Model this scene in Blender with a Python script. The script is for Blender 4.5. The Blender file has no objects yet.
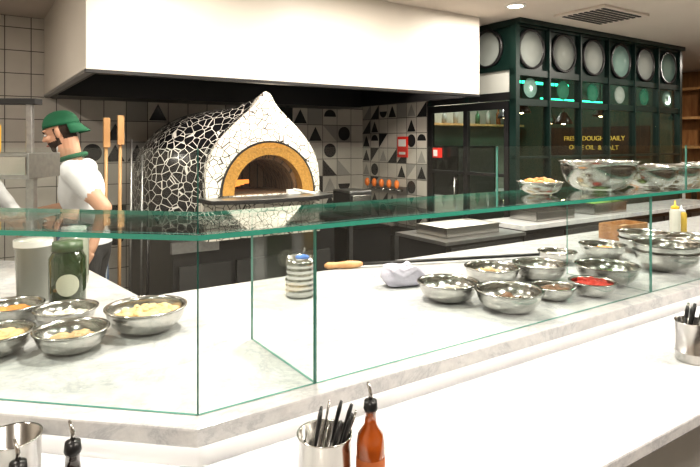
import bpy, bmesh, math, random
from mathutils import Vector, Matrix
random.seed(7)
sc=bpy.context.scene
D=Vector((.832,.555,0)).normalized(); N=Vector((-D.y,D.x,0)); C=Vector((-.36,1.352,0))
E=Vector((-.9877,.1564,0)); M_=Vector((.1564,.9877,0))
Z=Vector((0,0,1))
def P(u,v,z=0): return C+D*u+N*v+Z*z
def corner(o):
    # intersection of left run and right run, both offset inward by o
    a=C+M_*o; b=C+N*o
    det=E.x*(-D.y)-(-D.x)*E.y
    r=b-a
    t=(r.x*(-D.y)-(-D.x)*r.y)/det
    return a+E*t
# ---------------------------------------------------------------- materials
def nt(name):
    m=bpy.data.materials.new(name); m.use_nodes=True
    return m,m.node_tree.nodes,m.node_tree.links,m.node_tree.nodes['Principled BSDF']
def mat(name,col,rough=.5,metal=0,emit=None,es=0,trans=0,coat=0,noise=0,nscale=20,bump=0):
    m,n,l,b=nt(name)
    b.inputs['Base Color'].default_value=(*col,1); b.inputs['Roughness'].default_value=rough
    b.inputs['Metallic'].default_value=metal; b.inputs['Transmission Weight'].default_value=trans
    b.inputs['Coat Weight'].default_value=coat
    if emit: b.inputs['Emission Color'].default_value=(*emit,1); b.inputs['Emission Strength'].default_value=es
    if noise or bump:
        tc=n.new('ShaderNodeTexCoord'); t=n.new('ShaderNodeTexNoise'); t.inputs['Scale'].default_value=nscale; t.inputs['Detail'].default_value=5
        l.new(tc.outputs['Object'],t.inputs['Vector'])
        if noise:
            r=n.new('ShaderNodeValToRGB'); r.color_ramp.elements[0].position=.3; r.color_ramp.elements[1].position=.7
            r.color_ramp.elements[0].color=(*[c*(1-noise) for c in col],1); r.color_ramp.elements[1].color=(*[min(1,c*(1+noise)) for c in col],1)
            l.new(t.outputs['Fac'],r.inputs['Fac']); l.new(r.outputs['Color'],b.inputs['Base Color'])
        if bump:
            bp=n.new('ShaderNodeBump'); bp.inputs['Strength'].default_value=bump; bp.inputs['Distance'].default_value=.01
            l.new(t.outputs['Fac'],bp.inputs['Height']); l.new(bp.outputs['Normal'],b.inputs['Normal'])
    return m
def marble(name='marble',k=1.0):
    m,n,l,b=nt(name); tc=n.new('ShaderNodeTexCoord')
    t=n.new('ShaderNodeTexNoise'); t.inputs['Scale'].default_value=3.4; t.inputs['Detail'].default_value=9; t.inputs['Roughness'].default_value=.7; t.inputs['Distortion'].default_value=.7
    l.new(tc.outputs['Object'],t.inputs['Vector'])
    a=n.new('ShaderNodeMath'); a.operation='SUBTRACT'; a.inputs[1].default_value=.5; l.new(t.outputs['Fac'],a.inputs[0])
    ab=n.new('ShaderNodeMath'); ab.operation='ABSOLUTE'; l.new(a.outputs[0],ab.inputs[0])
    r=n.new('ShaderNodeValToRGB'); e=r.color_ramp.elements
    e[0].position=0; e[0].color=(.45*k,.455*k,.465*k,1); e[1].position=.08; e[1].color=(.585*k,.58*k,.575*k,1)
    x=e.new(.02); x.color=(.535*k,.535*k,.54*k,1)
    l.new(ab.outputs[0],r.inputs['Fac'])
    t2=n.new('ShaderNodeTexNoise'); t2.inputs['Scale'].default_value=20; t2.inputs['Detail'].default_value=9; t2.inputs['Roughness'].default_value=.75; l.new(tc.outputs['Object'],t2.inputs['Vector'])
    r2=n.new('ShaderNodeValToRGB'); r2.color_ramp.elements[0].position=.38; r2.color_ramp.elements[0].color=(.86,.86,.875,1); r2.color_ramp.elements[1].position=.58; r2.color_ramp.elements[1].color=(1,1,1,1)
    l.new(t2.outputs['Fac'],r2.inputs['Fac'])
    mx=n.new('ShaderNodeMix'); mx.data_type='RGBA'; mx.blend_type='MULTIPLY'; mx.inputs[0].default_value=1
    l.new(r.outputs['Color'],mx.inputs[6]); l.new(r2.outputs['Color'],mx.inputs[7]); l.new(mx.outputs[2],b.inputs['Base Color'])
    b.inputs['Roughness'].default_value=.14
    return m
def mosaic(name,tile,grout,scale,w):
    m,n,l,b=nt(name); tc=n.new('ShaderNodeTexCoord')
    v=n.new('ShaderNodeTexVoronoi'); v.feature='DISTANCE_TO_EDGE'; v.inputs['Scale'].default_value=scale
    l.new(tc.outputs['Object'],v.inputs['Vector'])
    r=n.new('ShaderNodeValToRGB'); r.color_ramp.elements[0].position=w; r.color_ramp.elements[0].color=(*grout,1)
    r.color_ramp.elements[1].position=w+.02; r.color_ramp.elements[1].color=(*tile,1)
    l.new(v.outputs['Distance'],r.inputs['Fac']); l.new(r.outputs['Color'],b.inputs['Base Color'])
    b.inputs['Roughness'].default_value=.22
    return m
def glassmat(name,tint=(.965,.99,.98),ior=1.45):
    # thin sheet glass: same Fresnel reflectance on entering and leaving faces
    m=bpy.data.materials.new(name); m.use_nodes=True; n=m.node_tree.nodes; l=m.node_tree.links; n.clear()
    o=n.new('ShaderNodeOutputMaterial'); t=n.new('ShaderNodeBsdfTransparent'); t.inputs['Color'].default_value=(*tint,1)
    g=n.new('ShaderNodeBsdfGlossy'); g.inputs['Roughness'].default_value=.0; f=n.new('ShaderNodeFresnel')
    ge=n.new('ShaderNodeNewGeometry'); mr=n.new('ShaderNodeMapRange'); mr.inputs['To Min'].default_value=ior; mr.inputs['To Max'].default_value=1/ior
    l.new(ge.outputs['Backfacing'],mr.inputs['Value']); l.new(mr.outputs['Result'],f.inputs['IOR'])
    x=n.new('ShaderNodeMixShader'); l.new(f.outputs[0],x.inputs[0]); l.new(t.outputs[0],x.inputs[1]); l.new(g.outputs[0],x.inputs[2]); l.new(x.outputs[0],o.inputs[0])
    return m
def stripes():
    m,n,l,b=nt('apron_stripe'); tc=n.new('ShaderNodeTexCoord'); w=n.new('ShaderNodeTexWave'); w.bands_direction='X'; w.inputs['Scale'].default_value=14
    r=n.new('ShaderNodeValToRGB'); r.color_ramp.interpolation='CONSTANT'
    r.color_ramp.elements[0].color=(.03,.08,.18,1); r.color_ramp.elements[1].position=.7; r.color_ramp.elements[1].color=(.55,.6,.65,1)
    sx=n.new('ShaderNodeSeparateXYZ'); l.new(tc.outputs['Object'],sx.inputs[0])
    at=n.new('ShaderNodeMath'); at.operation='ADD'; l.new(sx.outputs[0],at.inputs[0]); l.new(sx.outputs[1],at.inputs[1])
    cb=n.new('ShaderNodeCombineXYZ'); l.new(at.outputs[0],cb.inputs[0]); l.new(cb.outputs[0],w.inputs['Vector'])
    l.new(w.outputs['Fac'],r.inputs['Fac']); l.new(r.outputs['Color'],b.inputs['Base Color']); b.inputs['Roughness'].default_value=.9
    return m
def bricks():
    m,n,l,b=nt('oven_brick'); tc=n.new('ShaderNodeTexCoord'); t=n.new('ShaderNodeTexBrick'); t.inputs['Scale'].default_value=6
    t.inputs['Color1'].default_value=(.20,.115,.06,1); t.inputs['Color2'].default_value=(.13,.075,.045,1); t.inputs['Mortar'].default_value=(.05,.035,.025,1)
    l.new(tc.outputs['Object'],t.inputs['Vector']); l.new(t.outputs['Color'],b.inputs['Base Color']); b.inputs['Roughness'].default_value=.9
    return m
def wood(name,c1,c2,s=6):
    m,n,l,b=nt(name); tc=n.new('ShaderNodeTexCoord'); mp=n.new('ShaderNodeMapping'); mp.inputs['Scale'].default_value=(1,1,.15)
    t=n.new('ShaderNodeTexNoise'); t.inputs['Scale'].default_value=s*3; t.inputs['Detail'].default_value=6
    l.new(tc.outputs['Object'],mp.inputs[0]); l.new(mp.outputs[0],t.inputs['Vector'])
    r=n.new('ShaderNodeValToRGB'); r.color_ramp.elements[0].color=(*c1,1); r.color_ramp.elements[1].color=(*c2,1); r.color_ramp.elements[0].position=.3; r.color_ramp.elements[1].position=.7
    l.new(t.outputs['Fac'],r.inputs['Fac']); l.new(r.outputs['Color'],b.inputs['Base Color']); b.inputs['Roughness'].default_value=.45
    return m
MARB=marble(); MARB_LIT=marble('marble_ledge_lit',1.2); STEEL=mat('stainless_steel',(.52,.51,.49),.2,1); STEELB=mat('brushed_steel',(.36,.36,.36),.36,1,noise=.1,nscale=40)  # ledge marble is a lighter copy, its lit look put into the colour
GLASS=glassmat('clear_glass'); GEDGE=mat('glass_edge_green',(.03,.27,.20),.15,coat=.5); GEDV=mat('glass_edge_pale',(.09,.26,.22),.2,coat=.5); DGLASS=glassmat('window_glass',(.88,.93,.91),1.5)
BLK=mat('black_metal',(.012,.012,.013),.35); BLKM=mat('black_matte',(.02,.02,.02),.7)
CREAM=mat('cream_paint',(.64,.59,.53),.55,noise=.02,nscale=3); HOODC=mat('hood_cream_paint',(.60,.56,.50),.45,noise=.02,nscale=3); CEIL=mat('ceiling_paint',(.54,.48,.425),.8,noise=.02,nscale=2)
WHITE=mat('white_paint',(.72,.72,.70),.4); TILE=mat('white_tile',(.53,.50,.455),.22,noise=.06,nscale=4); TILEB=mat('black_tile',(.025,.025,.027),.25); TILEG=mat('grey_tile',(.33,.32,.30),.25); GROUT=mat('grout',(.10,.09,.085),.9)
GREEN=mat('dark_green_paint',(.004,.016,.013),.35); FLOORM=mat('dark_floor',(.05,.045,.04),.4,noise=.2,nscale=5)
GOLD=mat('gold_mosaic',(.50,.27,.07),.35,.6,bump=.5,nscale=60,noise=.2); MBLK=mosaic('black_mosaic',(.010,.010,.012),(.62,.60,.56),16,.026); MWHT=mosaic('white_mosaic',(.74,.70,.63),(.05,.045,.04),18,.03)
BRICK=bricks(); WOODL=wood('beech_wood',(.45,.24,.10),(.62,.38,.18)); WOODD=wood('oak_wood',(.22,.10,.04),(.42,.22,.09))
# ---------------------------------------------------------------- mesh builder
class MB:
    def __init__(s,name): s.n=name; s.v=[]; s.f=[]; s.m=[]; s.sm=[]; s.mats=[]
    def mi(s,m):
        if m not in s.mats: s.mats.append(m)
        return s.mats.index(m)
    def add(s,vs,fs,m,smooth=False):
        o=len(s.v); s.v+= [Vector(x) for x in vs]
        ml=m if isinstance(m,list) else [m]*len(fs)
        for f,mm in zip(fs,ml): s.f.append([i+o for i in f]); s.m.append(s.mi(mm)); s.sm.append(smooth)
        return s
    def box(s,a,b,m,fn=P,edge=None):
        vs=[fn(x,y,z) for z in (a[2],b[2]) for y in (a[1],b[1]) for x in (a[0],b[0])]
        fs=[(0,2,3,1),(4,5,7,6),(0,1,5,4),(2,6,7,3),(0,4,6,2),(1,3,7,5)]
        ms=m
        if edge:
            d=[abs(b[i]-a[i]) for i in range(3)]; k=d.index(min(d)); ax=[2,2,1,1,0,0]; ms=[m if ax[i]==k else edge for i in range(6)]
        return s.add(vs,fs,ms)
    def prism(s,pts,z0,z1,m,side=None):
        n=len(pts); vs=[Vector((p[0],p[1],z0)) for p in pts]+[Vector((p[0],p[1],z1)) for p in pts]
        fs=[tuple(range(n))[::-1],tuple(range(n,2*n))]+[(i,(i+1)%n,n+(i+1)%n,n+i) for i in range(n)]
        return s.add(vs,fs,[m,m]+[side or m]*n)
    def lathe(s,prof,c,m,seg=28,R=None,smooth=True,sx=1,sy=1):
        c=Vector(c); vs=[]; fs=[]; n=len(prof)
        for i in range(seg):
            a=2*math.pi*i/seg
            for r,z in prof:
                p=Vector((r*math.cos(a)*sx,r*math.sin(a)*sy,z)); p=(R@p if R else p); vs.append(c+p)
        for i in range(seg):
            j=(i+1)%seg
            for k in range(n-1): fs.append((i*n+k,j*n+k,j*n+k+1,i*n+k+1))
        return s.add(vs,fs,m,smooth)
    def cyl(s,c,r,h,m,seg=24,R=None,r2=None):
        r2=r if r2 is None else r2
        return s.lathe([(0.0001,0),(r,0),(r,0),(r2,h),(r2,h),(0.0001,h)],c,m,seg,R)
    def tube(s,pts,r,m,seg=10,flat=1):
        pts=[Vector(p) for p in pts]; n=len(pts); rs=r if isinstance(r,(list,tuple)) else [r]*n
        vs=[];fs=[]
        ref=Vector((0,0,1)); t0=(pts[-1]-pts[0]).normalized()
        if abs(t0.dot(ref))>.9: ref=Vector((1,0,0))
        for i,p in enumerate(pts):
            t=(pts[min(i+1,n-1)]-pts[max(i-1,0)]).normalized(); x=ref.cross(t).normalized(); y=t.cross(x)
            for k in range(seg):
                a=2*math.pi*k/seg; vs.append(p+x*math.cos(a)*rs[i]+y*math.sin(a)*rs[i]*flat)
        for i in range(n-1):
            for k in range(seg): fs.append((i*seg+k,i*seg+(k+1)%seg,(i+1)*seg+(k+1)%seg,(i+1)*seg+k))
        fs.append(tuple(range(seg))[::-1]); fs.append(tuple(range((n-1)*seg,n*seg)))
        return s.add(vs,fs,m,True)
    def ell(s,c,r,m,R=None,seg=20,rings=12):
        c=Vector(c); vs=[];fs=[]
        for i in range(rings+1):
            th=math.pi*i/rings
            for k in range(seg):
                ph=2*math.pi*k/seg; p=Vector((r[0]*math.sin(th)*math.cos(ph),r[1]*math.sin(th)*math.sin(ph),-r[2]*math.cos(th))); vs.append(c+(R@p if R else p))
        for i in range(rings):
            for k in range(seg): fs.append((i*seg+k,i*seg+(k+1)%seg,(i+1)*seg+(k+1)%seg,(i+1)*seg+k))
        return s.add(vs,fs,m,True)
    def cap(s,p0,p1,r0,r1,m):
        p0=Vector(p0);p1=Vector(p1); d=(p1-p0); n=d.normalized(); pts=[];rs=[]
        for k in range(5): a=math.pi/2*k/4; pts.append(p0-n*r0*math.cos(a)); rs.append(max(.0005,r0*math.sin(a)))
        for k in range(5): a=math.pi/2*k/4; pts.append(p1+n*r1*math.sin(a)); rs.append(max(.0005,r1*math.cos(a)))
        ref=Vector((0,0,1)) if abs(n.z)<.9 else Vector((1,0,0)); x=ref.cross(n).normalized(); y=n.cross(x); seg=16; vs=[];fs=[]
        for p,r in zip(pts,rs):
            for k in range(seg): a=2*math.pi*k/seg; vs.append(p+x*math.cos(a)*r+y*math.sin(a)*r)
        for i in range(len(pts)-1):
            for k in range(seg): fs.append((i*seg+k,i*seg+(k+1)%seg,(i+1)*seg+(k+1)%seg,(i+1)*seg+k))
        fs.append(tuple(range(seg))[::-1]); fs.append(tuple(range((len(pts)-1)*seg,len(pts)*seg)))
        return s.add(vs,fs,m,True)
    def finish(s,parent=None,bevel=0,recalc=True):
        lo=Vector([min(v[i] for v in s.v) for i in range(3)]); hi=Vector([max(v[i] for v in s.v) for i in range(3)]); c=(lo+hi)/2; c.z=lo.z
        me=bpy.data.meshes.new(s.n); me.from_pydata([v-c for v in s.v],[],s.f)
        for m in s.mats: me.materials.append(m)
        for p,mi,sm in zip(me.polygons,s.m,s.sm): p.material_index=mi; p.use_smooth=sm
        if recalc:
            bm=bmesh.new(); bm.from_mesh(me); bmesh.ops.recalc_face_normals(bm,faces=bm.faces); bm.to_mesh(me); bm.free()
        o=bpy.data.objects.new(s.n,me); sc.collection.objects.link(o); o.location=c
        if bevel:
            b=o.modifiers.new('bevel','BEVEL'); b.width=bevel; b.segments=2; b.limit_method='ANGLE'
        if parent:
            o.parent=parent; o.location=c-parent.location
        return o
def empty(name,loc):
    o=bpy.data.objects.new(name,None); sc.collection.objects.link(o); o.location=loc; o.empty_display_size=.1; return o
def W(x,y,z=0): return Vector((x,y,z))
HC=2.7
# ---------------------------------------------------------------- room shell
MB('floor').box((-2.7,-4.6,-.05),(9.1,4.53,0),FLOORM).finish()
MB('ceiling').box((-2.7,-4.6,HC),(9.1,4.53,HC+.05),CEIL).finish()
MB('wall_left').box((-2.7,-4.6,0),(-2.6,4.53,HC),CREAM).finish()
MB('wall_front').box((-2.6,-4.6,0),(9,-4.5,HC),CREAM).finish()
def tilewall(name,org,sdir,out,s0,s1,z0,z1,prob,ts=.2):
    b=MB(name); 
    def Q(s,z,o): return org+sdir*s+Z*z+out*o
    b.add([Q(s0,z0,0),Q(s1,z0,0),Q(s1,z1,0),Q(s0,z1,0),Q(s0,z0,-.1),Q(s1,z0,-.1),Q(s1,z1,-.1),Q(s0,z1,-.1)],[(0,1,2,3),(5,4,7,6),(0,4,5,1),(3,2,6,7),(0,3,7,4),(1,5,6,2)],GROUT)
    g=.0035; ns=int(math.ceil((s1-s0)/ts)); nz=int(math.ceil((z1-z0)/ts))
    for i in range(ns):
        for j in range(nz):
            a=s0+i*ts+g; c=min(s0+(i+1)*ts,s1)-g; e=z0+j*ts+g; f=min(z0+(j+1)*ts,z1)-g
            if c-a<.01 or f-e<.01: continue
            b.add([Q(a,e,.003),Q(c,e,.003),Q(c,f,.003),Q(a,f,.003)],[(0,1,2,3)],TILE if random.random()<.85 else TILEG)
            pr=prob(a) if callable(prob) else prob
            if c-a>ts*.9 and f-e>ts*.9 and random.random()<pr:
                k=random.choice('tdtdtdhtc'); o=.005; m=(a+c)/2; q=(e+f)/2; r=(c-a)/2*.86; mt=TILEB if random.random()<.75 else TILEG
                if k=='t': L=[(a+.01,e+.01),(c-.01,e+.01),(m,f-.02)]
                elif k=='d': L=[(a,e),(c,e),(a,f)] if random.random()<.5 else [(c,e),(c,f),(a,f)]
                elif k=='c': L=[(m+r*math.cos(t*math.pi/10),q+r*math.sin(t*math.pi/10)) for t in range(20)]
                elif k=='h': 
                    a0=random.choice([0,math.pi]); L=[(m+r*math.cos(a0+t*math.pi/12),q+r*math.sin(a0+t*math.pi/12)) for t in range(13)]
                b.add([Q(x,y,o) for x,y in L],[tuple(range(len(L)))],mt)
    return b.finish(recalc=False)
tilewall('wall_back',P(0,4.43),D,-N,-2.6,3.576,0,HC,lambda u: .0 if u<.15 else (.34 if u<2.1 else .6))
SU=3.576
MB('wall_back_annex').box((SU+.1,4.43,0),(9,4.53,HC),mat('pale_wall',(.32,.30,.26),.6)).finish()
tilewall('wall_side',P(SU,0),N,-D,3.24,4.43,0,HC,.72,.17)
MB('wall_right').box((9,-4.6,0),(9.1,4.53,HC),WOODD).finish()
b=MB('wall_shelving')
for z in (0.6,1.05,1.5,1.95,2.4): b.box((8.75,1.2,z),(8.99,4.3,z+.04),WOODL)
for v in (1.2,2.0,2.8,3.6,4.3): b.box((8.75,v,0 if v in (1.2,4.3) else .6),(8.99,v+.04,2.44),WOODL)
for i in range(26):
    v=1.35+random.random()*2.8; z=random.choice((.64,1.09,1.54,1.99)); b.cyl(P(8.87,v,z),.04,.12+random.random()*.18,random.choice([mat('jar_a%d'%i,(.6,.45,.25),.4),WHITE,GREEN]),12)
b.finish()
# ---------------------------------------------------------------- extraction hood
hu0,hu1,hv0,hv1,hz=.102,3.29,2.226,4.42,2.0
b=MB('extraction_hood')
t=.04
b.box((hu0,hv0,hz+.015),(hu1,hv0+t,HC-.002),HOODC); b.box((hu0,hv0+t,hz+.015),(hu0+t,hv1,HC-.002),HOODC); b.box((hu1-t,hv0+t,hz+.015),(hu1,hv1,HC-.002),HOODC)
b.box((hu0+t,hv0+t,hz+.0),(hu1-t,hv0+t+.02,2.3),BLK); b.box((hu0+t,hv0+t+.02,hz),(hu0+t+.02,hv1,2.3),BLK); b.box((hu1-t-.02,hv0+t+.02,hz),(hu1-t,hv1,2.3),BLK)
b.box((hu0+t,hv0+t,2.3),(hu1-t,hv1,2.33),BLK)
b.box((hu0-.004,hv0-.004,hz),(hu1+.004,hv0+t,hz+.02),BLK); b.box((hu0-.004,hv0+t,hz),(hu0+t,hv1,hz+.02),STEELB); b.box((hu1-t,hv0+t,hz),(hu1+.004,hv1,hz+.02),BLK)
b.box((hu0+t+.02,hv1-.45,1.99),(hu1-t-.02,hv1,2.3),BLK)
for i in range(12):
    u=hu0+.25+i*.23; b.box((u,hv0+.7,2.18),(u+.18,hv0+1.5,2.2),STEELB)
b.box((hu0+.1,hv0+.62,2.15),(hu1-.1,hv0+.68,2.3),BLK)
b.tube([P(hu0+.2,hv0+.12,2.03),P(hu1-.2,hv0+.12,2.03)],.012,STEELB)
b.finish()
# ---------------------------------------------------------------- pizza oven
OU,OV,Z0,ZB=1.49,2.78,1.17,.86
oven=empty('pizza_oven',P(OU,OV+.8,0))
def gw(q): return max(0,1-q**2.4)**(1/2.1)
FP=[(0,.485),(.15,.49),(.3,.475),(.42,.44),(.54,.375),(.65,.29),(.75,.20),(.83,.125),(.90,.075),(.95,.055),(.98,.038),(1,.0)]
def fw(q):
    for (a,x),(c,y) in zip(FP,FP[1:]):
        if q<=c: return x+(y-x)*(q-a)/(c-a)
    return 0
def sect(a):
    k=min(1,a/.5); k=k*k*(3-2*k)
    Wd=math.sqrt(max(0.0,.81**2-(abs(a-.8)/.8)**2.3*.81**2)) if a>.0 else 0
    wbig=max(Wd,.0)
    H0=.83-.11*min(1,a/.35)
    if a>.8: H0=.72*math.sqrt(max(0,1-((a-.8)/.8)**3))
    out=[]
    nq=26
    for i in range(nq+1):
        q=math.sin(math.pi/2*i/nq) if i<nq else 1
        w=(1-k)*fw(q)+k*gw(q)*wbig
        out.append((w,Z0+q*H0))
    return out
As=[0,.03,.07,.12,.17,.22,.28,.34,.4,.48,.58,.7,.82,.95,1.08,1.2,1.3,1.4,1.48,1.54,1.58,1.6]
b=MB('dome'); rows=[]
for a in As:
    s_=sect(a); row=[(-s_[0][0],ZB)]+[(-w,z) for w,z in s_]+[(w,z) for w,z in s_[::-1][1:]]+[(s_[0][0],ZB)]
    rows.append([P(OU+x,OV+a,z) for x,z in row])
nr=len(rows[0]); vs=[p for r in rows for p in r]; fs=[];ms=[]
for i in range(len(rows)-1):
    for k in range(nr-1):
        fs.append((i*nr+k,i*nr+k+1,(i+1)*nr+k+1,(i+1)*nr+k)); ms.append(MWHT if As[i]<.07 else MBLK)
b.add(vs,fs,ms,True); b.finish(oven)
b=MB('front_face'); s_=sect(0); outl=[(-w,z) for w,z in s_]+[(w,z) for w,z in s_[::-1][1:]]; n=len(outl)
cb=.02
def arch(hw,hh): 
    return [(cb-hw*math.cos(math.pi*i/(n-1)),Z0+.025+hh*math.sin(math.pi*i/(n-1))) for i in range(n)]
o1=arch(.405,.415); o2=arch(.39,.40); o3=arch(.295,.305)
def strip(b,A,a1,B,a2,m,sm=False):
    vs=[P(OU+x,OV+a1,z) for x,z in A]+[P(OU+x,OV+a2,z) for x,z in B]; nn=len(A)
    b.add(vs,[(i,i+1,nn+i+1,nn+i) for i in range(nn-1)],m,sm)
strip(b,outl,0,o1,-.02,MWHT); strip(b,o1,-.02,o1,-.035,BLK); strip(b,o1,-.035,o2,-.035,BLK); strip(b,o2,-.035,o3,-.03,GOLD); strip(b,o3,-.03,o3,.06,GOLD,True)
o4=arch(.27,.27); strip(b,o3,.06,o4,.07,BRICK); strip(b,o4,.07,o4,.6,BRICK,True)
b.add([P(OU+x,OV+.6,z) for x,z in o4],[tuple(range(n))],BRICK)
b.box((OU-.485,OV-.01,ZB),(OU+.485,OV+.02,Z0+.02),MWHT)
b.box((OU-.27,OV,Z0),(OU+.3,OV+.6,Z0+.024),BRICK)
b.finish(oven,recalc=False)
b=MB('steel_ledge'); L=[(OU-.54,OV+.05),(OU-.52,OV-.2),(OU-.2,OV-.3),(OU+.25,OV-.3),(OU+.5,OV-.2),(OU+.52,OV+.05)]
b.prism([P(*x) for x in L],Z0-.02,Z0+.012,STEELB,BLK); b.finish(oven,bevel=.004)
b=MB('stand'); b.box((OU-.7,OV+.1,.0),(OU+.7,OV+1.5,ZB),BLK)
b.box((OU-.72,OV+.06,.78),(OU-.36,OV+.1,ZB),STEELB); 
for i in range(3): b.box((OU-.66+i*.45,OV+.07,.12),(OU-.26+i*.45,OV+.1,.68),BLKM)
b.prism([P(OU+.5*math.cos(t),OV+.14-.3*math.sin(t)) for t in [math.pi*i/12 for i in range(13)]],.98,Z0-.02,MWHT)
b.finish(oven)
b=MB('added_glow_logs')
for i in range(4): b.tube([P(OU-.20+i*.02,OV+.42+i*.03,Z0+.05+i*.012),P(OU-.06+i*.03,OV+.49-i*.03,Z0+.06+i*.012)],.018,mat('added_glow%d'%i,(.05,.03,.02),.9,emit=(1,.3,.06),es=1.6))  # unseen glowing logs, added to warm the oven interior
b.finish(oven)
b=MB('oven_brush'); b.tube([P(OU+.30,OV-.25,Z0+.03),P(OU+.22,OV-.05,Z0+.05)],.010,WHITE); b.box((OU+.17,OV-.06,Z0+.014),(OU+.27,OV-.02,Z0+.05),WHITE); b.finish()
# ---------------------------------------------------------------- peel rack
b=MB('pizza_peel_rack')
b.box((.3,3.1,0),(.7,3.35,.03),BLK)
for k,(u,top,m) in enumerate([(.38,1.78,WOODL),(.48,1.80,WOODL),(.56,1.62,STEELB),(.64,1.5,STEELB)]):
    b.tube([P(u,3.2,.03),P(u+.02,3.24,top)],.013 if m is WOODL else .009,m)
    if k<2: b.box((u-.005,3.2,top-.22) ,(u+.04,3.215+.02,top),m)
b.box((.34,3.19,1.0),(.7,3.27,1.03),BLK); b.tube([P(.32,3.24,.03),P(.32,3.24,1.03)],.012,BLK); b.tube([P(.7,3.24,.03),P(.7,3.24,1.03)],.012,BLK)
b.finish()
# ---------------------------------------------------------------- partition room (dark green glazed)
b=MB('partition_frame'); pu0,pu1,pv=SU,6.446,2.073; nc=6; cw=(pu1-pu0)/nc
circ=mat('frosted_glass_disc',(.36,.39,.37),.1,.25,coat=.6); circd=mat('green_glass_disc',(.04,.16,.11),.1,coat=.6); circm=mat('pale_green_glass_disc',(.20,.30,.27),.1,.2,coat=.6)
def hbar(z0,z1,th=.05): b.box((pu0,pv,z0),(pu1,pv+th,z1),GREEN)
hbar(0,1.0); hbar(1.93,1.99); hbar(2.2,2.26); hbar(2.64,HC-.002)
b.box((pu0,pv-.06,2.655),(pu1,pv,HC-.002),GREEN)
for i in range(nc+1):
    u=pu0+i*cw; w=.05 if i in (0,nc) else .022
    b.box((u-(0 if i==0 else w/2),pv-.012,.0 if i in (0,nc) else 1.0),(u+(w if i==0 else w/2),pv+.062,2.66),GREEN)
    if i<nc:
        b.box((u+.02,pv+.03,2.26),(u+cw-.02,pv+.045,2.64),GREEN)
        R=Matrix.Rotation(math.atan2(D.y,D.x),3,'Z')@Matrix.Rotation(math.pi/2,3,'X')
        b.cyl(P(u+cw/2,pv+.03,2.45),.165,.012,(circ,circ,circ,circm,circ,circm)[i],32,R); b.lathe([(.165,0),(.185,0),(.185,.03),(.165,.03),(.165,0)],P(u+cw/2,pv+.032,2.45),BLK,32,R)
        b.cyl(P(u+cw/2,pv+.03,2.095),.09,.008,(circm,circd,circd,circ,circd,circm)[i],28,R)
        b.box((u+.011,pv+.02,1.99),(u+cw-.011,pv+.026,2.2),DGLASS); b.box((u+.011,pv+.02,1.0),(u+cw-.011,pv+.026,1.93),DGLASS)
b.box((pu0,pv-.005,1.45),(pu1,pv+.05,1.47),GREEN)
b.box((SU,pv+.05,1.98),(SU+.05,3.24,2.05),BLK); b.box((SU,pv+.05,2.25),(SU+.05,3.24,2.3),GREEN); b.box((SU,pv+.05,2.64),(SU+.05,3.24,HC-.002),GREEN)
for v in (2.66,3.2): b.box((SU-.005,v-.02,1.98),(SU+.055,v+.02,2.66),GREEN)
b.box((SU+.02,pv+.06,2.3),(SU+.03,3.2,2.64),GREEN)
R2=Matrix.Rotation(math.atan2(D.y,D.x),3,'Z')@Matrix.Rotation(-math.pi/2,3,'Y')
for v in (2.4,2.92): b.cyl(P(SU+.02,v,2.47),.16,.012,circ,32,R2); b.lathe([(.16,0),(.18,0),(.18,.03),(.16,.03),(.16,0)],P(SU+.02,v,2.47),BLK,32,R2)
b.box((SU+.02,pv+.06,2.05),(SU+.026,3.2,2.25),mat('lit_transom',(.42,.43,.40),.4))
b.finish()
b=MB('wall_partition'); b.box((6.40,pv+.07,0),(6.44,4.42,HC-.002),mat('deep_green_wall',(.012,.05,.038),.4)); b.finish()
ytxt=mat('yellow_sign',(.6,.42,.08),.5,emit=(1,.6,.12),es=.35)
sg=empty('menu_sign',P(6.39,3.2,1.4))
mt=Matrix((( -N.x,0,-D.x),(-N.y,0,-D.y),(-N.z,1,0))).to_4x4()
for k,(s,z,sz) in enumerate([('FRESH  DOUGH  DAILY',1.62,.085),('OLIVE OIL  &  SALT',1.50,.085)]):
    cu=bpy.data.curves.new('lettering_%d'%(k+1),'FONT'); cu.body=s; cu.size=sz; cu.extrude=.004; cu.align_x='CENTER'; cu.materials.append(ytxt)
    o=bpy.data.objects.new('lettering_%d'%(k+1),cu); sc.collection.objects.link(o); o.parent=sg
    o.matrix_local=Matrix.Translation(P(6.385,3.15,z)-sg.location)@mt
b=MB('backing_board'); b.box((6.392,2.4,1.4),(6.399,3.95,1.8),BLK); b.finish(sg)
neon=mat('green_neon',(.02,.8,.4),.4,emit=(.05,1,.5),es=4)
b=MB('neon_tube_light')
b.tube([P(5.2,3.4,2.35),P(6.2,3.4,2.35)],.018,neon); b.tube([P(5.0,2.9,2.1),P(6.2,2.9,2.1)],.010,neon)
for u in (5.25,6.15): b.tube([P(u,3.4,2.35),P(u,3.4,HC)],.004,BLK); b.tube([P(u,2.9,2.1),P(u,2.9,HC)],.004,BLK)
b.finish()
bulb=mat('warm_bulb',(1,.8,.5),.4,emit=(1,.72,.4),es=14)
for i,(u,v,z) in enumerate([(4.3,2.6,1.9),(5.0,2.6,1.8),(5.7,2.6,1.9),(6.1,3.6,1.85),(5.2,3.6,1.9),(7.4,1.6,1.9),(7.9,2.4,1.8)]):
    b=MB('pendant_lamp'); b.tube([P(u,v,z+.12),P(u,v,HC)],.004,BLK,6); b.lathe([(.02,.13),(.035,.12),(.09,.03),(.095,0),(.09,.0),(.03,.11)],P(u,v,z),BLK,20); b.ell(P(u,v,z+.03),(.035,.035,.04),bulb,seg=12,rings=8); b.finish()
b=MB('bottle_shelf')
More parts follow.
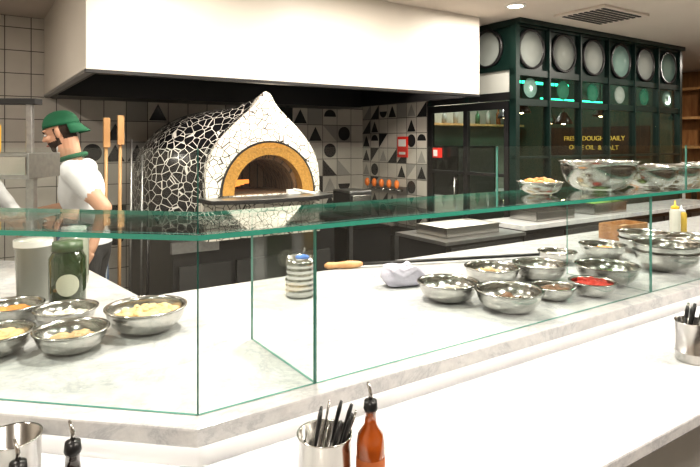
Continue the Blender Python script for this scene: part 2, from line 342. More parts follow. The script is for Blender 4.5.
for z in (1.82,):
    b.box((3.9,4.2,z),(6.3,4.42,z+.03),WOODL)
    for i in range(0,22,2):
        u=3.97+i*.105; cc=random.choice([(.05,.1,.05),(.3,.3,.27),(.2,.08,.03),(.35,.35,.33)]); m=mat('bottle_glass_%d_%d'%(int(z*10),i),cc,.15)
        h=.15+random.random()*.08; b.lathe([(0.001,0),(.033,0),(.033,h*.65),(.012,h*.85),(.012,h),(.001,h)],P(u,4.3,z+.031),m,12)
b.finish()
b=MB('annex_worktop'); b.box((3.9,3.8,.88),(6.3,4.42,.92),WHITE); b.box((3.95,3.85,0),(6.25,4.42,.88),STEELB); b.finish()
b=MB('upright_fridge'); b.box((4.6,3.85,.921),(5.3,4.4,1.55),BLK); b.box((4.63,3.84,.95),(5.27,3.85,1.52),STEELB); b.tube([P(4.7,3.82,1.0),P(4.7,3.82,1.45)],.01,BLK); b.finish()
b=MB('door_1'); f=.05
b.box((SU,2.15,0),(SU+.04,2.2,1.97),BLK); b.box((SU,3.17,0),(SU+.04,3.23,1.97),BLK); b.box((SU,2.2,1.9),(SU+.04,3.17,1.97),BLK); b.box((SU,2.2,0),(SU+.04,3.17,.2),BLK); b.box((SU,2.66,.2),(SU+.04,2.71,1.9),BLK)
b.box((SU,2.2,1.28),(SU+.04,3.17,1.31),BLK)
b.box((SU+.018,2.2,.2),(SU+.024,3.17,1.9),DGLASS); b.tube([P(SU-.05,2.78,.95),P(SU-.05,2.78,1.25)],.01,STEEL); b.tube([P(SU-.05,2.78,.97),P(SU,2.78,.97)],.008,STEEL); b.tube([P(SU-.05,2.78,1.23),P(SU,2.78,1.23)],.008,STEEL)
b.finish()
RED=mat('red_plastic',(.65,.03,.02),.4); ORG=mat('orange_plastic',(.85,.22,.03),.4)
b=MB('fire_notice_sign'); b.box((SU-.02,3.55,1.43),(SU-.006,3.72,1.66),RED); b.box((SU-.024,3.57,1.55),(SU-.02,3.70,1.63),WHITE); b.box((SU-.024,3.58,1.46),(SU-.02,3.69,1.49),WHITE); b.finish()
b=MB('fire_alarm_call_point'); b.box((SU-.06,3.0,1.44),(SU-.008,3.09,1.54),RED); b.box((SU-.064,3.015,1.455),(SU-.06,3.075,1.52),WHITE)
b.box((SU-.008,2.98,1.42),(SU-.001,3.11,1.56),BLK); b.finish(bevel=.004)
b=MB('gas_valve_panel'); b.box((SU-.03,3.55,1.02),(SU-.006,4.25,1.1),STEELB)
for i in range(5):
    v=3.62+i*.14; b.tube([P(SU-.03,v,1.06),P(SU-.1,v,1.06)],.012,STEEL); b.ell(P(SU-.11,v,1.13),(.03,.03,.05),ORG,seg=12,rings=8); b.tube([P(SU-.1,v,1.06),P(SU-.11,v,1.13)],.008,STEEL)
b.finish()
# ---------------------------------------------------------------- back kitchen units
b=MB('back_worktop'); b.box((3.15,1.62,.905),(6.44,2.05,.945),MARB); b.box((3.18,1.68,.08),(6.4,2.05,.905),BLK); b.box((3.2,1.72,0),(6.4,2.02,.08),BLKM)
for i in range(6): b.box((3.2+i*.53,1.665,.15),(3.7+i*.53,1.68,.86),BLKM)
b.finish(bevel=.003)
b=MB('undercounter_oven'); b.box((2.3,1.6,.06),(3.1,2.12,.88),BLK); b.box((2.28,1.58,.88),(3.12,2.14,.905),STEELB); b.box((2.34,1.585,.7),(3.06,1.6,.86),BLKM)
b.box((2.4,1.58,.77),(2.5,1.586,.8),mat('display_amber',(.9,.3,.05),.4,emit=(1,.3,.05),es=3))
for i in range(3): b.lathe([(.001,0),(.02,0),(.018,.03),(.001,.03)],P(2.65+i*.12,1.585,.78),STEEL,14,Matrix.Rotation(math.atan2(D.y,D.x),3,'Z')@Matrix.Rotation(math.pi/2,3,'X'))
b.tube([P(2.4,1.55,.66),P(3.0,1.55,.66)],.01,STEEL); b.tube([P(2.42,1.55,.66),P(2.42,1.6,.66)],.008,STEEL); b.tube([P(2.98,1.55,.66),P(2.98,1.6,.66)],.008,STEEL)
for u in (2.35,3.05):
    for v in (1.66,2.06): b.cyl(P(u,v,0),.02,.06,STEEL,10)
b.finish()
def pan(name,u0,u1,v0,v1,z,h,m=STEEL,fill=None):
    b=MB(name); tk=.006
    b.box((u0,v0,z),(u1,v1,z+tk),m); b.box((u0,v0,z),(u0+tk,v1,z+h),m); b.box((u1-tk,v0,z),(u1,v1,z+h),m); b.box((u0,v0,z),(u1,v0+tk,z+h),m); b.box((u0,v1-tk,z),(u1,v1,z+h),m)
    for a,c in (((u0-.012,v0-.012),(u1+.012,v0)),((u0-.012,v1),(u1+.012,v1+.012)),((u0-.012,v0),(u0,v1)),((u1,v0),(u1+.012,v1))): b.box((*a,z+h-.005),(*c,z+h),m)
    if fill: b.box((u0+tk,v0+tk,z+tk),(u1-tk,v1-tk,z+h*.75),fill)
    return b.finish()
pan('gastro_tray',2.4,2.95,1.7,2.03,.906,.07,STEEL,WHITE)
pan('gastro_tray',3.4,3.9,1.7,1.98,.946,.08)
pan('gastro_tray',4.2,4.7,1.7,1.98,.946,.1,STEEL,mat('lettuce',(.15,.3,.05),.7,noise=.5))
b=MB('steel_prep_table'); b.box((2.35,2.9,.86),(3.45,3.6,.9),STEELB); b.box((2.4,2.95,.3),(3.4,3.55,.33),STEELB)
for u in (2.38,3.38):
    for v in (2.93,3.53): b.box((u,v,0),(u+.04,v+.04,.86),STEELB)
b.box((2.44,3.0,.335),(2.9,3.5,.8),BLK); b.box((2.95,3.0,.335),(3.36,3.5,.7),BLKM); b.finish()
b=MB('coffee_grinder'); b.box((2.5,3.1,.901),(2.75,3.4,1.12),BLK); b.box((2.52,3.08,1.0),(2.73,3.1,1.1),STEEL); b.box((2.5,3.1,1.12),(2.75,3.4,1.14),STEELB); b.finish(bevel=.006)
pan('gastro_tray',2.95,3.3,3.05,3.4,.901,.09)
# ---------------------------------------------------------------- main counter
O=-.06
def offL(o,t): return C+M_*o+E*t
ctr=MB('marble_serving_counter')
top=[offL(O,2.3),corner(O),P(5.6,O),P(5.6,1.15),P(.15,1.15),W(-1.49,3.09),W(-3.0,3.25)]
ctr.prism(top,.905,.95,MARB)
body=[offL(.05,2.2),corner(.05),P(5.5,.05),P(5.5,1.08),P(.2,1.08),W(-1.48,3.02),W(-2.9,3.18)]
ctr.prism(body,.0,.905,mat('counter_body',(.80,.79,.77),.3))
led=[offL(-.50,2.3),corner(-.50),P(5.6,-.50),P(5.6,.05),corner(.05),offL(.05,2.3)]
ctr.prism(led,.76,.80,MARB_LIT)
low=[offL(-.38,2.2),corner(-.38),P(5.5,-.38),P(5.5,.05),corner(.05),offL(.05,2.2)]
ctr.prism(low,0,.76,WHITE)
LED=mat('led_strip',(1,1,1),.5,emit=(1,.96,.9),es=7)
ctr.prism([offL(.02,2.2),corner(.02),P(5.5,.02),P(5.5,.049),corner(.049),offL(.049,2.2)],.888,.904,LED)
ctr.finish(bevel=.006)
sg2=MB('glass_sneeze_guard'); g=.008
shelf=[offL(-.01,1.9),corner(-.01),P(5.0,-.01),P(5.0,.42),corner(.42),offL(.42,1.9)]
sg2.prism(shelf,1.367,1.38,GLASS,GEDGE)
sl=[.0,.324,2.0,3.6,5.0]
for a,c in zip(sl,sl[1:]): sg2.box((a+.001,0,.951),(c-.001,g,1.366),GLASS,edge=GEDV)
su=[.0,1.034,2.3,3.6,5.0]
for a,c in zip(su,su[1:]): sg2.box((a+.001,0,1.381),(c-.001,g,1.585),GLASS,edge=GEDV)
for u in (.324,2.0,3.6): sg2.box((u-.004,g+.001,.951),(u+.004,.42,1.366),GLASS,edge=GEDV)
PL=lambda a,o,z: C+E*a+M_*o+Z*z
for a,c in ((.003,.95),(.952,1.9)):
    sg2.box((a,0,.951),(c,g,1.366),GLASS,fn=PL,edge=GEDV); sg2.box((a,0,1.381),(c,g,1.585),GLASS,fn=PL,edge=GEDV)
sg2.box((.95,g+.001,.951),(.958,.42,1.366),GLASS,fn=PL,edge=GEDV)
sg2.finish()
# ---------------------------------------------------------------- bowls
random.seed(3)
FOODS={'yellow':(.60,.42,.20),'red':(.45,.03,.015),'white':(.62,.58,.48),'green':(.10,.20,.03),'orange':(.6,.24,.05),'brown':(.16,.08,.04),'tan':(.45,.31,.16)}
FM={k:mat('food_'+k,v,.5,noise=.3,nscale=40) for k,v in FOODS.items()}
def bowl(x,y,z,r,h=None,food=None,lvl=.6,name='steel_bowl'):
    h=h or r*.62
    e=empty(name,W(x,y,z)); b=MB('shell'); f=.5*r
    prof=[(.001,.0),(f,.0),(f*1.02,.003)]
    for i in range(1,9): t=i/8; prof.append((f+(r-f)*math.sin(t*math.pi/2)**.9,h*(1-math.cos(t*math.pi/2))**.85*.97+.003))
    prof+= [(r+.007,h),(r+.007,h+.004),(r-.001,h+.004)]
    for i in range(8,0,-1): t=i/8; prof.append((f+(r-f)*math.sin(t*math.pi/2)**.9-.003,h*(1-math.cos(t*math.pi/2))**.85*.97+.006))
    prof+=[(f-.003,.006),(.001,.006)]
    b.lathe(prof,(x,y,z),STEEL,36); b.finish(e)
    if food:
        t=math.acos(max(-1,1-(lvl)**(1/.85))) /(math.pi/2); rr=f+(r-f)*math.sin(t*math.pi/2)**.9-.006
        b=MB('food'); zz=z+h*lvl; b.lathe([(.001,.02*r/.1),(rr*.5,.016*r/.1),(rr*.85,.006),(rr,0),(rr*.7,-.01)],(x,y,zz),FM[food],24)
        for i in range(34):
            a=random.random()*6.28; q=rr*.85*math.sqrt(random.random()); s=.008+random.random()*.012
            b.ell((x+q*math.cos(a),y+q*math.sin(a),zz+.018*(1-q/rr)*r/.1+.004),(s*1.3,s,s*.6),FM[food],Matrix.Rotation(random.random()*3,3,'Z')@Matrix.Rotation(random.random(),3,'X'),8,6)
        b.finish(e)
    return e
ct=.951
for x,y,r,fd,lv in [(-.705,1.971,.13,'yellow',.6),(-.87,1.78,.105,'tan',.35),(-1.09,1.75,.105,'yellow',.5),(-1.003,2.014,.1,'white',.4),(-1.22,2.058,.1,'orange',.4),
    (.403,2.345,.12,'white',.3),(.615,2.205,.125,'brown',.3),(.655,2.628,.12,'tan',.4),(.84,2.36,.085,'brown',.5),(1.03,2.42,.092,'red',.7),(1.181,2.62,.135,'green',.3),
    (.90,2.70,.12,'white',.35),(1.61,2.9,.15,None,.5),(1.418,3.2,.12,'orange',.4),(1.727,3.36,.13,None,.4),(1.116,3.07,.095,'white',.4),(2.03,3.4,.14,'tan',.4)]:
    bowl(x,y,ct,r,food=fd,lvl=lv)
bowl(1.61,2.9,ct+.04,.152,food=None); bowl(1.727,3.36,ct+.035,.132)
for x,y,r,h,fd,lv in [(.804,2.41,.09,.05,'orange',.8),(1.136,2.61,.165,.13,None,.3),(1.44,2.75,.13,.10,None,.4),(1.66,2.94,.13,.1,'tan',.4),(2.0,3.17,.14,.1,None,.3)]:
    bowl(x,y,1.3805,r,h,fd,lv)
b=MB('steel_canister'); c=(-.211,2.406,ct)
pr=[(.001,0),(.058,0)]
for i in range(6): pr+= [(.060,.02+i*.022),(.063,.026+i*.022),(.060,.032+i*.022)]
pr+=[(.06,.165),(.055,.165),(.055,.01),(.001,.01)]
b.lathe(pr,c,STEEL,30); b.ell((c[0]+.01,c[1],c[2]+.163),(.03,.022,.012),mat('blue_cloth',(.05,.15,.45),.8)); b.tube([W(c[0]-.02,c[1],ct+.02),W(c[0]+.02,c[1]+.01,ct+.2)],.006,BLK); b.finish()
# folded, crumpled cloth: displaced rounded slab
b=MB('folded_cloth'); CL=mat('lilac_cloth',(.47,.45,.53),.9,bump=.8,nscale=25)
random.seed(11); seg,rg=40,16; vs=[];fs=[]
for i in range(rg+1):
    th=math.pi*i/rg
    for k in range(seg):
        ph=2*math.pi*k/seg
        sx=math.copysign(abs(math.cos(ph))**.55,math.cos(ph)); sy=math.copysign(abs(math.sin(ph))**.55,math.sin(ph)); s=math.sin(th)**.5
        w_=1+.07*math.sin(5*ph+3*th)+.05*math.sin(9*th+2*ph)
        zz=-math.cos(th); zz=math.copysign(abs(zz)**.7,zz)
        zt=.045*zz*(1+.16*math.sin(4*ph+th)) if zz>0 else .04*zz
        vs.append(W(.25+(.105*sx*s*w_)*.93-(.055*sy*s*w_)*.36,2.585+(.105*sx*s*w_)*.36+(.055*sy*s*w_)*.93,ct+.0415+zt+(.018*math.sin(sx*5) if zz>0 else 0)*s))
for i in range(rg):
    for k in range(seg): fs.append((i*seg+k,i*seg+(k+1)%seg,(i+1)*seg+(k+1)%seg,(i+1)*seg+k))
b.add(vs,fs,CL,True); b.finish()
b=MB('turning_peel'); a=W(-.13,2.9,ct+.019); d=(W(1.2,3.23,ct+.019)-a).normalized()
b.tube([a,a+d*.02,a+d*.06,a+d*.13,a+d*.18,a+d*.2],[.008,.018,.015,.02,.016,.010],WOODL,14); b.tube([a+d*.19,a+d*1.28],.009,BLK,8)
b.cyl(a+d*1.33+Z*(-.012),.075,.003,BLK,24); b.finish()
b=MB('wooden_crate'); fn=lambda x,y,z: W(1.86+x*D.x-y*D.y,3.88+x*D.y+y*D.x,ct+z)
b.box((-.15,-.08,0),(.15,.08,.01),WOODD,fn)
for s in (-1,1):
    b.box((-.15,s*.08-.006,0),(.15,s*.08+.006,.1),WOODD,fn); b.box((s*.15-.006,-.08,0),(s*.15+.006,.08,.1),WOODD,fn)
b.box((-.14,-.07,.01),(.14,.07,.07),FM['tan'],fn); b.finish()
def squeeze(x,y,z,colm,capm,h=.2):
    b=MB('squeeze_bottle'); b.lathe([(.001,0),(.033,0),(.035,.01),(.035,h*.68),(.028,h*.75),(.02,h*.78)],(x,y,z),colm,20); b.lathe([(.021,h*.76),(.026,h*.76),(.026,h*.83),(.008,h*.86),(.003,h),(.001,h)],(x,y,z),capm,20); b.finish()
SQ=mat('white_plastic',(.52,.52,.47),.35); YC=mat('yellow_cap',(.8,.5,.04),.4)
squeeze(2.27,3.98,ct,SQ,YC,.24)
squeeze(2.36,4.06,ct,mat('oil_yellow',(.6,.42,.08),.3),WHITE,.2)
b=MB('olive_jar'); x,y=-1.10,2.22
b.lathe([(.001,0),(.062,0),(.067,.01),(.067,.20),(.052,.225),(.052,.23)],(x,y,ct),mat('olive_jar_glass',(.014,.030,.008),.08,coat=1),28); b.lathe([(.001,.262),(.054,.262),(.056,.228),(.052,.228)],(x,y,ct),mat('jar_lid_green',(.05,.09,.04),.4),28)
# paper label wrapped round the front of the jar
vs=[];fs=[]; a0=math.atan2(-y,-x)
for i in range(13):
    an=a0-.62+1.24*i/12; e_=math.sqrt(max(0.05,1-((i-6)/6.2)**2)); 
    for s in (-1,1): vs.append((x+.0682*math.cos(an),y+.0682*math.sin(an),ct+.105+.042*s*e_))
fs=[(2*i,2*i+2,2*i+3,2*i+1) for i in range(12)]; b.add(vs,fs,mat('jar_label',(.40,.41,.33),.6)); b.finish()
b=MB('plastic_tub'); x,y=-1.30,2.34
b.lathe([(.001,0),(.06,0),(.068,.22),(.072,.22),(.072,.25),(.001,.255)],(x,y,ct),mat('cloudy_plastic',(.36,.37,.33),.25),28); b.lathe([(.073,.225),(.0735,.25)],(x,y,ct),WHITE,28); b.finish()
b=MB('oil_jar'); x,y=-1.42,2.2
b.lathe([(.001,0),(.055,0),(.055,.2),(.035,.24),(.035,.25)],(x,y,ct),mat('golden_oil',(.40,.28,.10),.1,coat=1),28); b.lathe([(.036,.245),(.038,.245),(.038,.28),(.001,.28)],(x,y,ct),WHITE,28); b.finish()
b=MB('olive_jar'); x,y=-1.27,2.62
b.lathe([(.001,0),(.06,0),(.064,.01),(.064,.2),(.05,.22),(.05,.23)],(x,y,ct),mat('jar_glass_pale',(.25,.27,.22),.08,coat=1),28); b.lathe([(.001,.26),(.052,.26),(.054,.23),(.05,.23)],(x,y,ct),WHITE,28); b.finish()
b=MB('steel_overshelf'); I=lambda x,y,z: W(x,y,z)
b.box((-2.5,2.75,1.42),(-1.55,3.05,1.545),STEELB,I); b.box((-1.64,2.88,ct),(-1.60,2.92,1.42),STEELB,I); b.box((-2.45,2.88,ct),(-2.41,2.92,1.42),STEELB,I); b.box((-2.5,2.74,1.44),(-1.56,2.75,1.53),STEEL,I)
b.box((-1.64,2.88,1.545),(-1.61,2.91,1.82),STEELB,I); b.box((-2.5,2.86,1.79),(-1.58,2.93,1.82),BLKM,I)
b.finish(bevel=.003)
squeeze(-1.78,2.84,1.5455,YC,WHITE,.2); squeeze(-1.87,2.84,1.5455,SQ,GREEN,.18)
# ---------------------------------------------------------------- cutlery tins & oil bottles on ledge
lz=.8005
def tin(x,y,full=True,k=1.0):
    e=empty('cutlery_tin',W(x,y,lz)); b=MB('tin')
    pr=[(.001,0),(.054,0),(.056,.004),(.056,.03),(.0575,.033),(.056,.036),(.056,.132),(.059,.142),(.059,.145),(.055,.143),(.054,.006),(.001,.006)]
    b.lathe([(r*k,z) for r,z in pr],(x,y,lz),STEEL,36); b.finish(e)
    if full:
        b=MB('cutlery'); random.seed(5)
        for i in range(9):
            a=i*.7; r=.03; bx=x+r*math.cos(a)*.8; by=y+r*math.sin(a)*.8; L=.18+.02*random.random(); tx=.040+.022*math.cos(a); ty=.02*math.sin(a)
            p0=W(bx-.016,by,lz+.012); p1=W(bx+tx*.75,by+ty,lz+L)
            m=BLK if i%3 else STEEL
            dd=p1-p0; b.tube([p0,p0+dd*.5,p0+dd*.52,p0+dd*.9,p1],[.003,.003,.007,.0105,.007],m,10,.5 if i%3 else .3)
        b.finish(e)
tin(-.057,1.285,True,1.07); tin(1.255,2.09); tin(-.755,1.272,False,1.05)
AMB=mat('amber_glass',(.45,.10,.01),.08,coat=1,trans=.4); LBL=mat('paper_label',(.42,.12,.03),.6)
def oil(x,y,m,lab):
    b=MB('oil_bottle')
    b.lathe([(.001,0),(.03,0),(.032,.006),(.032,.13),(.028,.15),(.014,.17),(.0125,.2),(.0145,.2),(.0145,.208),(.001,.208)],(x,y,lz),m,28)
    b.lathe([(.0325,.03),(.0325,.10)],(x,y,lz),lab,28); b.lathe([(.001,.225),(.014,.222),(.016,.205),(.0135,.198)],(x,y,lz),BLK,20)
    b.tube([W(x,y,lz+.22),W(x,y,lz+.238),W(x-.006,y,lz+.262)],[.005,.0045,.003],STEEL,8); b.finish()
oil(.046,1.275,AMB,LBL)
DK=mat('balsamic_glass',(.02,.012,.01),.08,coat=1)
oil(-.535,1.10,DK,BLKM); oil(-.60,1.03,DK,BLKM)
# ---------------------------------------------------------------- people
SKIN=mat('skin',(.46,.26,.17),.5); SHIRT=mat('white_cotton',(.62,.62,.63),.9,bump=.4,nscale=12); TROU=mat('black_trousers',(.02,.02,.022),.9); HAIR=mat('dark_hair',(.03,.018,.012),.8,bump=.6,nscale=150); CAP=mat('green_cap',(.005,.09,.04),.8); EYE=mat('eye_white',(.8,.8,.8),.3); IRIS=mat('iris',(.03,.02,.01),.2); LIP=mat('lips',(.45,.2,.16),.5); APR=stripes()
def remesh(b,voxel,matfn,mats,parent,smooth=6):
    o=b.finish(None,recalc=True); r=o.modifiers.new('r','REMESH'); r.mode='VOXEL'; r.voxel_size=voxel; s=o.modifiers.new('s','SMOOTH'); s.iterations=smooth; s.factor=.6
    dg=bpy.context.evaluated_depsgraph_get(); me=bpy.data.meshes.new_from_object(o.evaluated_get(dg)); o.modifiers.clear(); o.data=me
    me.materials.clear()
    for m in mats: me.materials.append(m)
    for p in me.polygons: p.use_smooth=True; p.material_index=matfn(o.location+p.center)
    o.location=o.location-parent.location; o.parent=parent
    return o
def person(B,f,pose,longsleeve,cap=True,apron=True):
    f=Vector((*f,0)).normalized(); l=Vector((-f.y,f.x,0)); B=Vector((*B,0))
    T=lambda p: B+f*p[0]+l*p[1]+Z*p[2]
    RT=Matrix((f,l,Z)).transposed()
    root=empty('chef',B); b=MB('body'); m=SKIN
    J={k:T(v) for k,v in pose.items() if k[0]!='_'}
    pv,ch,nk=J['pelvis'],J['chest'],J['neck']
    b.ell(pv,(.125,.17,.13),m,RT); mid=pv.lerp(ch,.5); b.ell(mid,(.125,.16,.19),m,RT); b.ell(ch,(.13,.18,.17),m,RT); b.ell(ch.lerp(nk,.45),(.10,.17,.10),m,RT)
    b.cap(ch.lerp(nk,.8),J['head']-Z*.05,.058,.052,m)
    for s in 'lr':
        sh,el,wr=J['sh_'+s],J['el_'+s],J['wr_'+s]
        b.cap(ch.lerp(nk,.6),sh,.07,.067,m); b.cap(sh,sh.lerp(el,.6),.068,.060,m); b.cap(sh,el,.062,.045,m); b.cap(el,wr,.040,.027,m)
        hp=J['hip_'+s]; kn=J['kn_'+s]; an=J['an_'+s]
        b.cap(hp,kn,.09,.062,m); b.cap(kn,an,.062,.045,m); b.cap(an+Z*(-.03),an+f*.15+Z*(-.045),.042,.035,m)
    zc=.98
    def mf(p):
        if p.z<.13: return 3
        for s in 'lr':
            sh,el,wr=J['sh_'+s],J['el_'+s],J['wr_'+s]
            tt=(p-sh).dot(el-sh)/(el-sh).length_squared; t2=(p-el).dot(wr-el)/(wr-el).length_squared
            dU=(p-(sh+(el-sh)*min(1,max(0,tt)))).length; dF=(p-(el+(wr-el)*min(1,max(0,t2)))).length
            if min(dU,dF)<.075:
                if dF<.06 and t2>(.82 if longsleeve else .05) : return 0
                if not longsleeve and tt>.66 and dU<.075: return 0
                if p.z>.9 and (tt>.1): return 1
        if p.z<zc: return 2
        if (p-nk).dot(Z)>.005 and (Vector((p.x,p.y,0))-Vector((nk.x,nk.y,0))).length<.085: return 0
        return 1
    remesh(b,.013,mf,[SKIN,SHIRT,TROU,BLKM],root,5)
    hf=Matrix.Rotation(pose.get('_pitch',.25),3,'Y'); HR=RT@hf; H=J['head']
    hp=lambda x,y,z: H+HR@Vector((x,y,z))
    b=MB('head')
    b.ell(hp(-.01,0,.035),(.098,.077,.088),m,HR); b.ell(hp(.02,0,-.03),(.075,.062,.075),m,HR); b.ell(hp(.045,0,-.082),(.04,.04,.03),m,HR); b.ell(hp(.04,0,.03),(.05,.055,.04),m,HR)
    b.cap(hp(.088,0,.02),hp(.110,0,-.016),.008,.011,m); b.ell(hp(.1,0,-.020),(.012,.016,.009),m,HR)
    for s in (-1,1): b.ell(hp(-.005,s*.078,-.005),(.018,.010,.032),m,HR@Matrix.Rotation(-.2*s,3,'Z'),12,10); b.ell(hp(.065,s*.035,-.02),(.028,.022,.02),m,HR); b.ell(hp(.078,s*.03,.032),(.016,.024,.008),m,HR)
    b.cap(hp(-.03,0,-.05),nk-Z*.02,.055,.057,m)
    HI=HR.inverted()
    def hm(p):
        q=HI@(p-H)
        if q.z<-.042 and q.x>.0 and not(abs(q.y)<.024 and -.06<q.z<-.048 and q.x>.07) and q.z>-.115 and (q.x>.02 or q.z>-.09): return 1
        if -.0<q.x<.02 and -.05<q.z<.03 and abs(q.y)>.055 and abs(q.y)<.074: return 1
        if q.z>-.045 and q.x<-.02 and abs(q.y)<.077: return 1
        if q.z>.07: return 1
        return 0
    remesh(b,.0045,hm,[SKIN,HAIR],root,3)
    b=MB('face_features')
    for s in (-1,1):
        b.ell(hp(.082,s*.031,.008),(.009,.012,.006),EYE,HR,12,8); b.ell(hp(.089,s*.031,.007),(.003,.005,.005),IRIS,HR,10,8); b.cap(hp(.092,s*.018,.026),hp(.084,s*.047,.028),.0045,.004,HAIR)
    b.cap(hp(.094,-.02,-.055),hp(.094,.02,-.055),.0055,.0055,LIP); b.finish(root)
    if cap:
        b=MB('cap'); CR=HR@Matrix.Rotation(-.08,3,'Y'); cc=hp(-.012,0,.040); vs=[];fs=[]
        for i in range(9):
            th=math.pi/2*i/8; cs=math.cos(th)**.8 if i<8 else 0
            for k in range(28):
                ph=2*math.pi*k/28; vs.append(cc+CR@Vector((.108*cs*math.cos(ph),.087*cs*math.sin(ph),.096*math.sin(th))))
        for i in range(8):
            for k in range(28): fs.append((i*28+k,i*28+(k+1)%28,(i+1)*28+(k+1)%28,(i+1)*28+k))
        b.add(vs,fs,CAP,True)
        vs=[];fs=[]
        for i in range(5):
            for k in range(13):
                ph=math.pi+(-1.0+2.0*k/12); r=1+.13*i*max(.1,math.cos((ph-math.pi)*1.2))
                vs.append(cc+CR@Vector((.107*r*math.cos(ph),.086*min(r,1.05)*math.sin(ph),.004-.016*i)))
        for i in range(4):
            for k in range(12): fs.append((i*13+k,i*13+k+1,(i+1)*13+k+1,(i+1)*13+k))
        b.add(vs,fs,CAP,True)
        o=b.finish(root); sol=o.modifiers.new('s','SOLIDIFY'); sol.thickness=.004
        b=MB('neckerchief'); pts=[nk+Z*.012+RT@Vector((.07*math.cos(t),.068*math.sin(t),.012-.02*math.cos(t))) for t in [2*math.pi*i/20 for i in range(21)]]; b.tube(pts,.014,CAP,10); b.finish(root)
    if apron:
        b=MB('apron'); vs=[];fs=[]; zs=[1.12,1.0,.9,.8,.7,.6,.5]; nk_=24
        for z in zs:
            cx=pv+f*.02; cx.z=0; gr=1+(1.12-z)*.22
            for k in range(nk_+1):
                a=-2.0+4.0*k/nk_; rr=1+.015*math.sin(a*9)*(1.12-z)*3
                vs.append(cx+f*(.155*gr*rr*math.cos(a))+l*(.20*gr*rr*math.sin(a))+Z*z)
        for i in range(len(zs)-1):
            for k in range(nk_): fs.append((i*(nk_+1)+k,i*(nk_+1)+k+1,(i+1)*(nk_+1)+k+1,(i+1)*(nk_+1)+k))
        b.add(vs,fs,APR,True); o=b.finish(root); sol=o.modifiers.new('s','SOLIDIFY'); sol.thickness=.005
        b=MB('apron_tie'); pts=[pv+Z*(1.11-pv.z)+RT@Vector((.168*math.cos(t)+.01,.197*math.sin(t),0)) for t in [2*math.pi*i/24 for i in range(25)]]; b.tube(pts,.009,BLKM,8); b.finish(root)
    for s,sg_ in (('l',1),('r',-1)):
        wr=J['wr_'+s]; el=J['el_'+s]; d=(wr-el).normalized(); pd=(T(pose['hd_'+s])-wr).normalized()
        nrm=T(pose['pn_'+s])-B if ('pn_'+s) in pose else Vector((0,0,-1)); nrm=(nrm-pd*nrm.dot(pd)).normalized(); sd=pd.cross(nrm).normalized()
        if s=='r': sd=-sd
        b=MB('hand_'+s)
        b.cap(wr-d*.03,wr+pd*.015,.026,.024,m)
        for k in range(4):
            off=(k-1.5)*.019; b.cap(wr+pd*.02+sd*off*.7,wr+pd*.085+sd*off,.014,.0115,m)
            L=[.036,.042,.039,.030][k]; p0=wr+pd*.085+sd*off; c1=.35+.08*k; d1=(pd*math.cos(c1)+nrm*math.sin(c1)+sd*off*1.2).normalized(); p1=p0+d1*L
            c2=c1+.55; d2=(pd*math.cos(c2)+nrm*math.sin(c2)+sd*off*1.2).normalized(); p2=p1+d2*L*.7; c3=c2+.4; d3=(pd*math.cos(c3)+nrm*math.sin(c3)+sd*off).normalized(); p3=p2+d3*L*.5
            b.cap(p0,p1,.0100,.0088,m); b.cap(p1,p2,.0088,.008,m); b.cap(p2,p3,.008,.0068,m)
        q0=wr+pd*.025-sd*.022; q1=q0+(pd*.6-sd*.75+nrm*.25).normalized()*.038; q2=q1+(pd*.85-sd*.3+nrm*.4).normalized()*.032; q3=q2+(pd*.9+nrm*.4).normalized()*.022
        b.cap(q0,q1,.016,.0115,m); b.cap(q1,q2,.0115,.0095,m); b.cap(q2,q3,.0095,.0075,m)
        remesh(b,.004,lambda p:0,[SKIN],root,2)
    return root
p1={'pelvis':(-.03,0,.98),'chest':(.02,0,1.30),'neck':(.07,0,1.485),'head':(.14,0,1.655),
 'sh_l':(.02,.185,1.43),'el_l':(-.19,.26,1.22),'wr_l':(-.14,.33,.99),'hd_l':(-.08,.34,.90),'pn_l':(-.2,-1,-.3),
 'sh_r':(.05,-.185,1.43),'el_r':(.17,-.25,1.18),'wr_r':(.38,-.14,1.15),'hd_r':(.48,-.1,1.12),
 'hip_l':(-.04,.09,.92),'hip_r':(-.04,-.09,.92),'kn_l':(0,.11,.5),'kn_r':(.04,-.11,.5),'an_l':(-.06,.12,.08),'an_r':(0,-.12,.08),'_pitch':.30}
person((-1.635,3.52),(-1,-.12),p1,False)
p2={'pelvis':(-.02,0,.98),'chest':(.02,0,1.30),'neck':(.06,0,1.485),'head':(.12,0,1.66),
 'sh_l':(.02,.185,1.43),'el_l':(.2,.25,1.2),'wr_l':(.40,.12,1.12),'hd_l':(.5,.08,1.1),
 'sh_r':(.04,-.185,1.43),'el_r':(.24,-.24,1.24),'wr_r':(.48,-.20,1.17),'hd_r':(.58,-.18,1.13),
 'hip_l':(-.04,.09,.92),'hip_r':(-.04,-.09,.92),'kn_l':(0,.11,.5),'kn_r':(.04,-.11,.5),'an_l':(-.06,.12,.08),'an_r':(0,-.12,.08),'_pitch':.3}
person((-2.46,3.50),(1,-.1),p2,True)
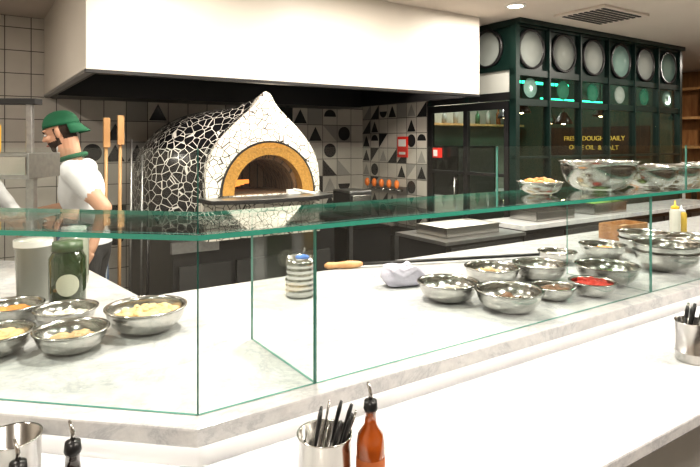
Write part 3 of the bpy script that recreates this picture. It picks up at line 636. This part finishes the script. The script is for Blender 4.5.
# ---------------------------------------------------------------- ceiling fittings & lights
dl=mat('downlight_lens',(1,1,1),.5,emit=(1,.9,.78),es=12)
def down(u,v,pw,z=HC,r=.06,col=(1,.92,.82),size=.14):
    b=MB('ceiling_hood_downlight'); b.lathe([(.001,-.006),(r,-.006),(r,-.012),(r+.02,-.012),(r+.02,-.0005),(.001,-.0005)],P(u,v,z),WHITE,24); b.cyl(P(u,v,z-.010),r,.003,dl,24); o=b.finish()
    L=bpy.data.lights.new('downlight_lamp','AREA'); L.shape='DISK'; L.size=size; L.energy=pw; L.color=col; lo=bpy.data.objects.new('downlight_lamp',L); sc.collection.objects.link(lo); lo.parent=o; lo.location=P(u,v,z-.02)-o.location
for u,v,pw in [(-1.2,.6,31),(.6,.6,36),(2.4,.6,39),(4.2,.6,39),(-1.3,-1.6,34),(.8,-1.4,40),(2.6,-1.3,40),(4.4,-1.4,36),(6.4,0,36),(7.6,1.8,36),(7.6,-1.5,28),(-1.3,2.6,26),
   (.5,1.5,21),(1.8,1.5,23),(3.2,1.75,23),(5.3,1.2,26)]: down(u,v,pw)
for u,v in ((4.2,3.5),(5.0,3.9)): down(u,v,18,col=(1,.96,.9))
down(5.8,3.0,6,col=(.4,1,.7))
for u in (.8,1.8,2.9): down(u,hv0+.3,18,z=2.3,col=(1,.9,.78))  # unseen lamps added inside the hood to light the oven
b=MB('ceiling_vent'); b.box((3.75,1.32,HC-.02),(4.4,1.8,HC-.001),CEIL)
for i in range(8): b.box((3.8,1.36+i*.052,HC-.026),(4.35,1.385+i*.052,HC-.019),BLKM)
b.finish()
w=bpy.data.worlds.new('w'); sc.world=w; w.use_nodes=True; w.node_tree.nodes['Background'].inputs[0].default_value=(.9,.85,.8,1); w.node_tree.nodes['Background'].inputs[1].default_value=.2
# ---------------------------------------------------------------- camera
cd=bpy.data.cameras.new('camera'); co=bpy.data.objects.new('camera',cd); sc.collection.objects.link(co); sc.camera=co
co.location=(0,0,1.6); co.rotation_euler=(math.pi/2,0,0); cd.lens=570/700*36; cd.sensor_width=36; cd.shift_y=-91.5/700; cd.clip_start=.05
sc.view_settings.view_transform='Standard'
try: sc.view_settings.look='Medium High Contrast'
except Exception as ex: print(ex)
